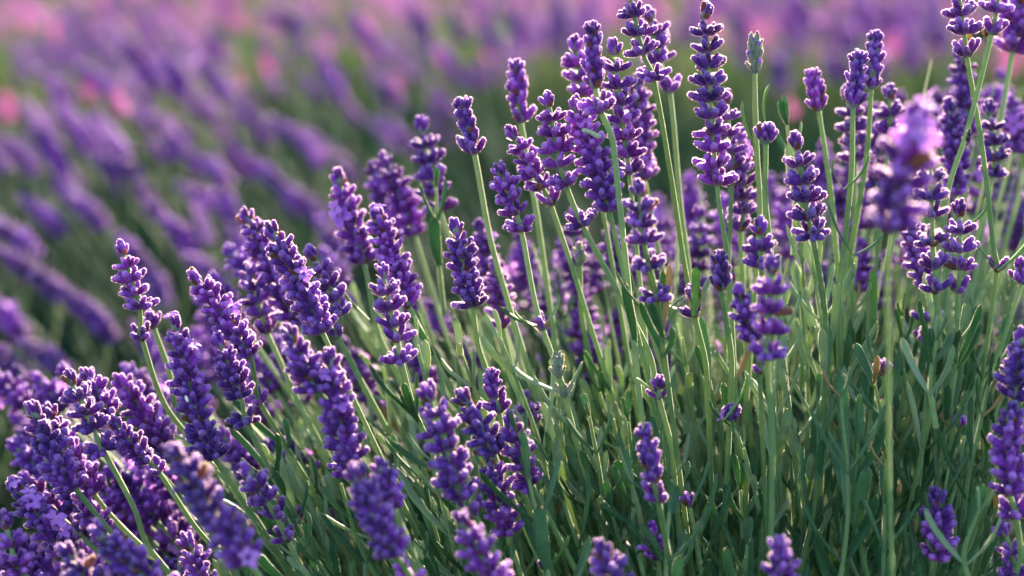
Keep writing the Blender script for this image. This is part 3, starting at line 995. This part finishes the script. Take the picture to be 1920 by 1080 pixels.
# -------------------------------------------------- soft spikes deeper in the near bush
BOUND = [(-20, 660), (60, 680), (160, 660), (300, 640), (420, 520), (500, 480), (600, 500), (690, 470), (790, 420), (900, 430), (1000, 400),
         (1120, 360), (1240, 345), (1330, 340), (1420, 300), (1540, 240), (1660, 170), (1800, 130), (1940, 110)]


def bound(x):
    for (a, ya), (b, yb) in zip(BOUND, BOUND[1:]):
        if a <= x <= b:
            return ya + (yb - ya) * (x - a) / (b - a)
    return 400


def stemdir(x, y):
    k = (1450 - x) / (2350 - y)
    k = k * 1.1 if x < 900 else k
    return k + rnd.gauss(0, 0.06)


MIDS = []
tries = 0
fixed_mid = [(112, 690), (255, 860), (20, 830), (300, 470 + 190), (1230, 372), (1298, 330), (1312, 395), (980, 440), (960, 470), (1395, 420), (640, 640), (740, 590), (600, 470),
             (1690, 470), (1672, 560), (1870, 400), (1890, 300), (1905, 560), (1560, 470), (1500, 300), (1565, 320), (1110, 460), (1170, 480), (1260, 470),
             (1330, 640), (1010, 520), (905, 420), (870, 640), (440, 640), (380, 560), (240, 690)]
while len(MIDS) < 138 and tries < 9000:
    tries += 1
    if fixed_mid:
        x, y = fixed_mid.pop(0)
        x += rnd.uniform(-10, 10)
    else:
        x = rnd.choice([rnd.uniform(-20, 640), rnd.uniform(600, 1940), rnd.uniform(900, 1940), rnd.uniform(1540, 1940), rnd.uniform(-20, 460)])
        y = bound(x) + rnd.uniform(10, 400 if x < 640 else (230 if x < 1000 else 310))
    if x > 700 and y > 640:
        continue
    if x < 640 and y > 1060:
        continue
    if any((x - m[0])**2 + (y - m[1])**2 < 34**2 for m in MIDS):
        continue
    MIDS.append((x, y))
for x, y in MIDS:
    d = rnd.uniform(1.0, 1.24) if y < 800 else rnd.uniform(.92, 1.0)
    k = stemdir(x, y)
    L = rnd.uniform(85, 150) * 0.9 / d
    n = math.hypot(1, k)
    base = (x + L * k / n, y + L / n)
    kd = rnd.choice('DDA')
    if y < bound(x) + 60:
        adj = ['soft pink-edged', 'slim pink-edged', 'hazy upright']
    else:
        adj = ['soft shaded', 'hazy purple', 'blurred deep-set']
    if L > 115:
        adj = [adj[0] + ' long', adj[1] + ' long', adj[2] + ' long']
    lab = auto_label(adj, 'spike', *((x + base[0]) / 2, (y + base[1]) / 2), SHARP, '')
    flower((x, y), base, d, kd, lab, 'x', size=rnd.uniform(.9, 1.1), detail=False, florets=rnd.choice([0, 0, 1, 2]),
           extras=[(base[0] + 34 * k, base[1] + 34, 'few')] if rnd.random() < .5 else [], group='soft spikes deeper in the near bush')

# -------------------------------------------------- leafy shoots of the near bush
SG = 'leafy shoots of the near bush'


def shoot(tip, d, length, label, pale=False, k=None, leafl=0.028, wide=False, splay=24, name='leafy_shoot'):
    tw = P(tip[0], tip[1], d)
    kk = stemdir(*tip) * 0.8 if k is None else k
    lp = length / KX / d
    low = P(tip[0] + lp * kk / math.hypot(1, kk), tip[1] + lp / math.hypot(1, kk), d + rnd.uniform(0, 0.04))
    mid = tw.lerp(low, 0.5) + Vector((rnd.uniform(-.004, .004), rnd.uniform(-.004, .004), 0))
    path, _ = catmull([tw, mid, low], 7)
    t = thing(name, label, 'shoot', low, SG)
    loc = [p - low for p in path]
    link('stem', stem_mesh(loc, list(np.linspace(.55, 1.15, len(loc)) * mm), .5, [M_STEM, M_GFUZZ], 6), t)
    n = max(3, int(length / 0.0135))
    az = rnd.uniform(0, 3.14)
    for i in range(n):
        s = (i / n)**1.15 * (len(loc) - 1)
        i0 = min(int(s), len(loc) - 2)
        pos = loc[i0].lerp(loc[i0 + 1], s - i0)
        up = (loc[i0] - loc[i0 + 1]).normalized()
        ll = leafl * (0.42 + 0.75 * min(1, i / 3)) * rnd.uniform(0.85, 1.2)
        for q in (0, math.pi):
            if rnd.random() < 0.08:
                continue
            put_leaf(t, pos, up, az + q + rnd.gauss(0, .2), R(6 + splay * min(1, (i + 1) / 3) + rnd.gauss(0, 6)), ll, pale, wide and rnd.random() < .5)
        az += 1.57
    return t


hand = [((818, 352), .95, .05, 'pale leafy tuft pointing straight up between soft spikes', True, .06, .024, 8),
        ((1476, 235), .93, .05, 'thin pale-leaved shoot rising beside the single cup of violet buds', True, .05, .026, 10),
        ((1500, 440), .92, .06, 'pale thin shoot under the five-crown spike', True, 0, .03, 12),
        ((1640, 720), .87, .06, 'stout shoot with long broad ascending leaves low in the bush', False, .05, .036, 22),
        ((1610, 830), .85, .05, 'dark broad-leaved shoot spreading near the bottom edge', False, .08, .036, 24),
        ((1835, 960), .82, .03, 'frosty blue-green shoot tip in the bottom corner', True, -.05, .024, 20),
        ((1755, 640), .84, .03, 'yellow-green shoot tip with three sunlit leaves like a fork', True, 0, .022, 22),
        ((1105, 780), .87, .05, 'slender leafy stem with paired upright leaves below the grey-green bud spike', False, .12, .024, 20),
        ((1185, 880), .88, .05, 'dark leafy shoot just above the blurred stump of a spike', False, .15, .03, 24),
        ((900, 870), .90, .05, 'deep green shoot behind the long dark twin spike', False, .2, .03, 24)]
SPX = []
for tp, d, L, lab, pale, k, ll, sp in hand:
    shoot(tp, d, L, lab, pale, k, ll, True, sp)
    SPX.append(tp)
ns, tries = 0, 0
LOWB = [(260, 980), (420, 860), (560, 760), (660, 690), (760, 620), (900, 600), (1100, 590), (1300, 590), (1500, 560), (1700, 550), (1930, 530)]


def lowb(x):
    for (a, ya), (b, yb) in zip(LOWB, LOWB[1:]):
        if a <= x <= b:
            return ya + (yb - ya) * (x - a) / (b - a)
    return 9999


while ns < 262 and tries < 20000:
    tries += 1
    x = rnd.uniform(280, 1940)
    y = lowb(x) + rnd.gauss(0.0, 1) * 60 + rnd.uniform(0, 1180 - lowb(x))
    if y > 1150 or y < 0:
        continue
    if any((x - m[0])**2 + (y - m[1])**2 < 26**2 for m in SPX):
        continue
    SPX.append((x, y))
    ns += 1
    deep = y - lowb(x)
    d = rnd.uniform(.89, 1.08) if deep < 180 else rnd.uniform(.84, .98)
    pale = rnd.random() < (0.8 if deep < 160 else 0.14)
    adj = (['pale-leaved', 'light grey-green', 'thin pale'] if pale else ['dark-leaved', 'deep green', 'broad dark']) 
    lab = auto_label([a + e for e in (' soft', '') for a in adj] if d > 1 else adj + ['sharp ' + a for a in adj], 'shoot', x, y, SHARP, '')
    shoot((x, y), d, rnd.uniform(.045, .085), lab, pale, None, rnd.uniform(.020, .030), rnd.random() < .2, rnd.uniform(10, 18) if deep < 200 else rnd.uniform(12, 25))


# -------------------------------------------------- the mass of leaves inside the near bush
def mass_leaves(name, n, sampler, mats, leafl=(.02, .036), seg_hair=False):
    mb = MB()
    srcs = [(m.v[0], m.f[0], m.f[1]) for m in LEAF_MB]
    for i in range(n):
        pos, up = sampler()
        v, f, c = srcs[i % 6]
        L = rnd.uniform(*leafl)
        M_ = frame(up) @ Matrix.Rotation(rnd.uniform(0, 6.28), 3, 'Z')
        A = np.array(M_)
        vv = (v * L * np.array([1.1, 1.1, 1])) @ A.T + np.array(pos)
        mb.add(vv, [f, c], 0)
    o = link(name, mb.mesh(name, mats), kind='stuff')
    return o


def near_mass():
    while True:
        x, y = rnd.uniform(250, 2050), rnd.uniform(560, 1500)
        if y > lowb(min(x, 1929)) + 130:
            break
    d = rnd.uniform(1.0, 1.45)
    k = stemdir(min(x, 1900), y)
    w = P(x, y, d)
    up = Vector((-k + rnd.gauss(0, .32), rnd.gauss(0, .32), 1)).normalized()
    return w, up


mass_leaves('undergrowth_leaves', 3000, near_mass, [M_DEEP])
for o in (bpy.data.objects['undergrowth_leaves'],):
    o['label'] = 'dense narrow leaves filling the inside of the near bush'


def slim_blades(name, n, sampler, mat, L=(.06, .16), w=.0016, label=None):
    """Many thin three-sided stems or grass blades as one mass."""
    V, Fc = [], []
    for i in range(n):
        pos, up = sampler()
        ln = rnd.uniform(*L)
        side = Vector((rnd.gauss(0, 1), rnd.gauss(0, 1), rnd.gauss(0, .3))).normalized()
        s2 = up.cross(side).normalized()
        bend = side * rnd.uniform(-.12, .12) * ln
        b = len(V)
        for t, ww in ((0, 1), (.5, .9), (1, .35)):
            c = pos + up * ln * t + bend * t * t
            for q in range(3):
                a = q * 2.094
                V.append(c + (s2 * math.cos(a) + up.cross(s2) * math.sin(a)) * w * ww)
        for r in range(2):
            for q in range(3):
                p = (q + 1) % 3
                Fc.append((b + r * 3 + q, b + r * 3 + p, b + r * 3 + 3 + p, b + r * 3 + 3 + q))
    mb = MB()
    mb.add(np.array([tuple(v) for v in V]), [np.array(Fc)], 0)
    o = link(name, mb.mesh(name, [mat]), kind='stuff')
    if label:
        o['label'] = label
    return o


# pale thin stems standing in the middle of the bush
def thin_stems():
    x = rnd.uniform(620, 1990)
    y = bound(min(x, 1930)) + rnd.uniform(330, 700)
    d = rnd.uniform(.98, 1.3)
    k = stemdir(min(x, 1900), y)
    return P(x, y, d), Vector((-k + rnd.gauss(0, .05), rnd.gauss(0, .1), 1)).normalized()


slim_blades('undergrowth_stems', 330, thin_stems, M_STEM, (.05, .09), .0009, 'thin green stems crowding the middle of the near bush')

# -------------------------------------------------- lavender bushes of the field behind
FG = 'blurred spikes of the lavender behind'
blobs = [((335, 345), (402, 392)), ((305, 405), (358, 468)), ((225, 440), (300, 560)), ((440, 185), (500, 272)), ((505, 220), (600, 312)), ((350, 285), (425, 350)),
         ((275, 215), (345, 255)), ((470, 295), (560, 400)), ((40, 370), (115, 440)), ((-20, 410), (60, 480)), ((125, 362), (190, 425)), ((0, 470), (110, 560)),
         ((120, 540), (205, 640)), ((40, 640), (115, 695)), ((-30, 640), (50, 725)), ((590, 110), (640, 195)), ((140, 120), (230, 195)), ((370, 115), (425, 185)),
         ((655, 20), (712, 115)), ((720, 220), (765, 285)), ((-10, 560), (40, 640)), ((230, 70), (300, 170)), ((310, 100), (345, 165)), ((55, 225), (120, 330)),
         ((415, 350), (440, 440)), ((560, 240), (610, 300)), ((180, 300), (250, 330)), ((350, 480), (410, 530)), ((70, 130), (130, 190)), ((490, 20), (560, 60)),
         ((250, 610), (300, 680)), ((560, 360), (600, 420)), ((600, 410), (640, 500)), ((270, 380), (300, 410)), ((10, 260), (60, 330)), ((430, 430), (470, 500))]
blobs += [((775, 10), (800, 95)), ((905, 40), (930, 100)), ((950, 10), (985, 90)), ((1375, 15), (1395, 70)), ((1385, 70), (1402, 130)), ((1450, 110), (1468, 170)),
          ((1580, 25), (1600, 100)), ((1500, 0), (1520, 50)), ((1035, -10), (1060, 60)), ((1690, 60), (1715, 130)), ((1735, 15), (1760, 100)), ((1655, 5), (1690, 80)),
          ((845, 20), (870, 80)), ((700, 150), (740, 190)), ((1640, 95), (1655, 150)), ((1560, 105), (1585, 150)), ((880, 120), (900, 170)), ((1290, 20), (1296, 80))]
bpos = []
lands = [((226, 458), (262, 578), 'the lone slender spike'), ((450, 400), (560, 612), 'the pale-tipped arching spike'), ((632, 326), (682, 492), 'the broad pink-flanked spike'),
         ((60, 762), (140, 915), 'the fat outermost spike'), ((788, 226), (825, 395), 'the spike over the pale tuft'), ((866, 184), (884, 270), 'the club-shaped spike'),
         ((700, 60), (760, 100), 'the pale glade at the top'), ((20, 10), (60, 60), 'the grey-green upper corner'), ((330, 20), (380, 60), 'the top edge over the pink haze'),
         ((969, 114), (972, 196), 'the little glowing spike'), ((1110, 40), (1116, 162), 'the narrow peak spike'), ((1417, 64), (1415, 134), 'the unopened green spike'),
         ((1524, 128), (1535, 205), 'the small pink-edged spike'), ((1638, 58), (1634, 164), 'the feathery-tipped spike'), ((1800, -20), (1812, 90), 'the cobwebbed spike')]
for i, (a, b) in enumerate(blobs):
    d = (2.35 if a[0] > 760 else 0) or 1.38 + max(0, (640 - b[1])) / 640 * 0.9 + rnd.uniform(-.05, .05)
    adj = ['blurred violet', 'blurred tilted', 'hazy mauve', 'faint slanting', 'dim purple', 'dusky', 'smudged', 'vague plum'] if b[1] > 220 else ['pink-lit hazy', 'pale blurred', 'rosy smudged', 'glowing vague', 'lilac blurred', 'soft rose']
    lab = auto_label(adj, 'spike of the field behind', (a[0] + b[0]) / 2, (a[1] + b[1]) / 2, lands, '')
    flower(a, b, d, 'D', lab, 'x', size=rnd.uniform(1.0, 1.22) * (1.35 if d > 2.2 else 1), detail=False, florets=rnd.choice([0, 0, 0, 1]), group=FG, root=Vector((-.25 + (b[0] / 1920 - .3) * .8, d + .25, 0)) if a[0] < 760 else Vector((P(b[0], b[1], d).x + .02, d + .1, 0)))
    bpos.append(P(*a, d))
# octahedral lumps are enough for the heads that melt into colour
OCT_V = np.array([(1, 0, 0), (-1, 0, 0), (0, 1, 0), (0, -1, 0), (0, 0, 1), (0, 0, -1)], float)
OCT_F = np.array([(0, 2, 4), (2, 1, 4), (1, 3, 4), (3, 0, 4), (2, 0, 5), (1, 2, 5), (3, 1, 5), (0, 3, 5)])


def head_template(rng, nw, per):
    V, Fc = [], []
    b = 0
    for k in range(nw):
        ph = rng.uniform(0, 6.28)
        for j in range(per):
            a = ph + j * 6.283 / per
            c = np.array([math.cos(a) * .0040, math.sin(a) * .0040, k * .0052 + .002])
            V.append(OCT_V * np.array([.0030, .0030, .0036]) * (1 - .3 * k / nw) + c)
            Fc.append(OCT_F + b)
            b += 6
    return np.concatenate(V), np.concatenate(Fc)


HT = [head_template(nrng, rnd.choice([6, 7, 8]), 5) for _ in range(5)]
HT_FAR = [head_template(nrng, 5, 3) for _ in range(4)]


def head_mass(name, n, sampler, tmpl, label, sc=(1.0, 1.35), stems=True):
    mb = MB()
    SV = []
    for i in range(n):
        pos, up = sampler()
        v, f = tmpl[i % len(tmpl)]
        A = np.array(frame(up) @ Matrix.Rotation(rnd.uniform(0, 6), 3, 'Z'))
        mb.add((v * rnd.uniform(*sc)) @ A.T + np.array(pos), [f], 0)
    o = link(name, mb.mesh(name, [M_FARP]), kind='stuff')
    o['label'] = label
    return o


def top_left(x, y):
    """Height of the flower tops of the bush behind."""
    z = .44
    if y < 1.75:
        z -= (1.75 - y) * .42
    return z


def lean_left():
    return Vector((-.62 + rnd.gauss(0, .16), -.12 + rnd.gauss(0, .12), 1)).normalized()


def s_left():
    while True:
        y = rnd.uniform(1.35, 3.5)
        x = rnd.uniform(-.32, .10) * y / 1.05
        px, py, dd = to_px(Vector((x, y, .4)))
        if px > 1000 - 60 * y:
            continue
        # clumps with green between them
        if px > 330 and py > bound(min(max(px, 0), 1930)) - 190:
            continue
        c = math.sin(x * 17 + y * 3.1) + math.sin(y * 9.0 - x * 8) + rnd.gauss(0, .7)
        if c < .35:
            continue
        return Vector((x, y, top_left(x, y) - rnd.uniform(0.015, .10))), lean_left()


head_mass('lavender_haze', 310, s_left, HT, 'blurred violet spikes of the bush behind that melt together', (.75, 1.1))


def s_right():
    y = rnd.uniform(2.45, 3.5)
    x = rnd.uniform(-.02, .27) * y
    return Vector((x, y, .46 - .05 * max(0, y - 2.6) - abs(rnd.gauss(0, .045)))), Vector((rnd.gauss(-.05, .13), rnd.gauss(0, .1), 1)).normalized()


head_mass('lavender_row', 120, s_right, HT, 'blurred lavender row along the top edge behind the tall spikes')


def s_far():
    r = rnd.choice([3.7, 4.7, 5.9, 7.2])
    y = r + rnd.gauss(0, .22)
    x = rnd.uniform(-.33, .31) * y
    return Vector((x, y, -0.065 * (y - 3) + .475 - abs(rnd.gauss(0, .07)))), lean_left()


o = head_mass('distant_lavender', 460, s_far, HT_FAR, 'distant lavender rows, their purple lightened to stand for evening light', (1.1, 1.7))
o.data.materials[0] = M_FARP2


def s_glint():
    y = rnd.choice([rnd.uniform(2.0, 2.9), rnd.uniform(2.5, 3.4), 3.7, 4.7])
    x = rnd.uniform(-.27, .27) * y
    z = .46 - .05 * max(0, y - 2.6) if x > -.05 else top_left(x, y)
    return Vector((x, y, z - rnd.uniform(.0, .06))), Vector((rnd.gauss(-.3, .2), 0, 1)).normalized()


o = head_mass('lavender_painted_glints', 80, s_glint, HT_FAR, 'lavender blossoms far behind the bush, sun glints painted in as pink', (.5, 1.0))
o.data.materials[0] = M_GLINTPAINT


def g_left():
    y = rnd.uniform(1.30, 3.1)
    x = rnd.uniform(-.32, .12) * y
    return Vector((x, y, max(0, top_left(x, y) - rnd.uniform(.16, .42)))), lean_left()


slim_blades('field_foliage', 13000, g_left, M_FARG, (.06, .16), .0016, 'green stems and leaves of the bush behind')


def g_right():
    y = 2.25 + abs(rnd.gauss(0, .5))
    x = rnd.uniform(-.10, .32) * y
    return Vector((x, y, rnd.uniform(.0, .24))), Vector((rnd.gauss(-.05, .2), rnd.gauss(-.05, .2), 1)).normalized()


slim_blades('row_foliage', 9000, g_right, M_FARG, (.08, .2), .0020, 'green stems and leaves of the lavender row behind')


def g_far():
    r = rnd.choice([3.7, 4.7, 5.9, 7.2])
    y = r + rnd.gauss(0, .3)
    x = rnd.uniform(-.33, .33) * y
    return Vector((x, y, -0.065 * (y - 3) + rnd.uniform(0, .16))), Vector((rnd.gauss(-.1, .25), rnd.gauss(0, .2), 1)).normalized()


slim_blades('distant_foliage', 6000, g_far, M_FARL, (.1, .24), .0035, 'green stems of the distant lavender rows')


def g_grass():
    y = rnd.uniform(3.2, 11) if rnd.random() < .6 else rnd.uniform(9, 24)
    x = rnd.uniform(-.35, .35) * y
    return Vector((x, y, -0.065 * max(0, min(y, 12) - 3))), Vector((rnd.gauss(0, .35), rnd.gauss(0, .35), 1)).normalized()


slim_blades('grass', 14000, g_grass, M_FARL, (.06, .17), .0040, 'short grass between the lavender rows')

# -------------------------------------------------- insects and small things
M_BLACK = flat_mat('black_chitin', (.012, .010, .010), .35, .6)
M_ORANGE = flat_mat('orange_fur', (.65, .25, .03), .8, .1)
M_WING = flat_mat('wing_membrane', (.28, .25, .22), .25, .8)
M_WHITE = flat_mat('white_husk', (.75, .72, .68), .6, .3)
M_GRUB = plant_mat('pale_green_grub', [(.35, .42, .28), (.5, .55, .4)], .5, .2, (.5, .6, .3))


def ellipsoid(c, r, rot=None, seg=12, rings=9, rib=0.0):
    prof = []
    for i in range(rings + 1):
        a = math.pi * i / rings
        prof.append((math.sin(a) + 1e-4, -math.cos(a)))
    v, f = lathe(prof, seg, rib)
    v = v * np.array(r)
    if rot is not None:
        v = v @ np.array(rot).T
    return v + np.array(c), f


def insect(name, label, cat, loc, axis, s, fur, stripes=True):
    t = thing(name, label, cat, loc)
    F_ = frame(Vector(axis))
    up = F_.col[0]
    m1 = MB()
    v, f = ellipsoid((0, 0, 0), (.32 * s, .30 * s, .36 * s))
    m1.add(v, [f], 0)
    p, nn = quad_samples(v, f, 260, nrng)
    side = ((p) * nn).sum(-1) > 0
    nn = np.where(side[:, None], nn, -nn)
    hv, hf = hairs(p, nn, .10 * s, .012 * s, nrng, .0)
    m1.add(hv, [hf], 1)
    me = m1.mesh('thorax', [M_BLACK, fur])
    B = F_.to_4x4()
    link('thorax', me, t, B)
    m2 = MB()
    v, f = ellipsoid((0, 0, -.62 * s), (.34 * s, .32 * s, .50 * s), rings=12)
    half = len(f) // 12
    for i in range(12):
        m2.add(v, [f[i * half:(i + 1) * half]], 1 if stripes and i in (8, 9, 2, 3) else 0)
    link('abdomen', m2.mesh('abdomen', [M_BLACK, fur]), t, B)
    m3 = MB()
    v, f = ellipsoid((0, 0, .44 * s), (.18 * s, .22 * s, .15 * s))
    m3.add(v, [f], 0)
    h = link('head', m3.mesh('head', [M_BLACK]), t, B)
    for q in (-1, 1):
        path = [Vector((.05 * s, q * .08 * s, .52 * s)), Vector((.16 * s, q * .14 * s, .72 * s)), Vector((.12 * s, q * .22 * s, .88 * s))]
        mb = MB()
        v, f = tube_np(path, [.018 * s] * 3, 5)
        mb.add(v, [f], 0)
        link('antenna', mb.mesh('antenna', [M_BLACK]), h)
        mb = MB()
        pts = []
        for i in range(7):
            u = i / 6
            for j in range(4):
                w = (j / 3 - .5) * .42 * s * math.sin(math.pi * (u * .85 + .12))
                pts.append((.26 * s + .12 * s * u, q * (.15 * s + .30 * s * u) + w, .1 * s - 1.0 * s * u))
        g = grid_faces(7, 4, False)
        pts = np.array(pts)
        mb.add(pts, [g], 0)
        mb.add(pts + np.array([.006 * s, 0, 0]), [g[:, ::-1]], 0)
        link('wing', mb.mesh('wing', [M_WING]), t, B)
        for k, z in enumerate((.2, 0, -.25)):
            path = [Vector((-.2 * s, q * .2 * s, z * s)), Vector((-.3 * s, q * .5 * s, (z + .1 * (1 - k)) * s)), Vector((-.62 * s, q * .58 * s, (z + .2 * (1 - k)) * s))]
            mb = MB()
            v, f = tube_np(path, [.04 * s, .03 * s, .015 * s], 5)
            mb.add(v, [f], 0)
            link('leg', mb.mesh('leg', [M_BLACK]), t, B)
    return t


insect('bumblebee', 'black and orange bumblebee clinging to a dark purple spike near the top edge', 'insect', P(1852, 56, .97), (.9, .1, .35), .0085, M_ORANGE)
insect('fly', 'tiny dark fly with folded wings sitting on the green slanting stem', 'insect', P(1817, 250, .862), (.15, -.1, 1), .0028, M_BLACK, False)
mb = MB()
for i in range(6):
    v, f = ellipsoid((i * .0011 - .003, 0, .0002 * math.sin(i)), (.0009, .0009 + .0001 * math.sin(i), .0009), seg=8, rings=6)
    mb.add(v, [f], 0)
gr = link('grub', mb.mesh('grub', [M_GRUB]), None, Matrix.Translation(P(1110, 250, .868)) @ Matrix.Rotation(R(20), 4, 'Y'))
gr['label'] = 'pale green grub lying on the buds of the massive spike'
gr['category'] = 'insect'
mb = MB()
v, f = ellipsoid((0, 0, 0), (.0006, .0004, .0014), seg=7, rings=5, rib=.1)
mb.add(v, [f], 0)
hk = link('husk', mb.mesh('husk', [M_WHITE]), None, Matrix.Translation(P(350, 748, .858)) @ Matrix.Rotation(R(-20), 4, 'Y'))
hk['label'] = 'tiny white husk caught between buds of the long dark spike'
hk['category'] = 'husk'
for h in THINGS:
    if '_short' in h:
        del h['_short']
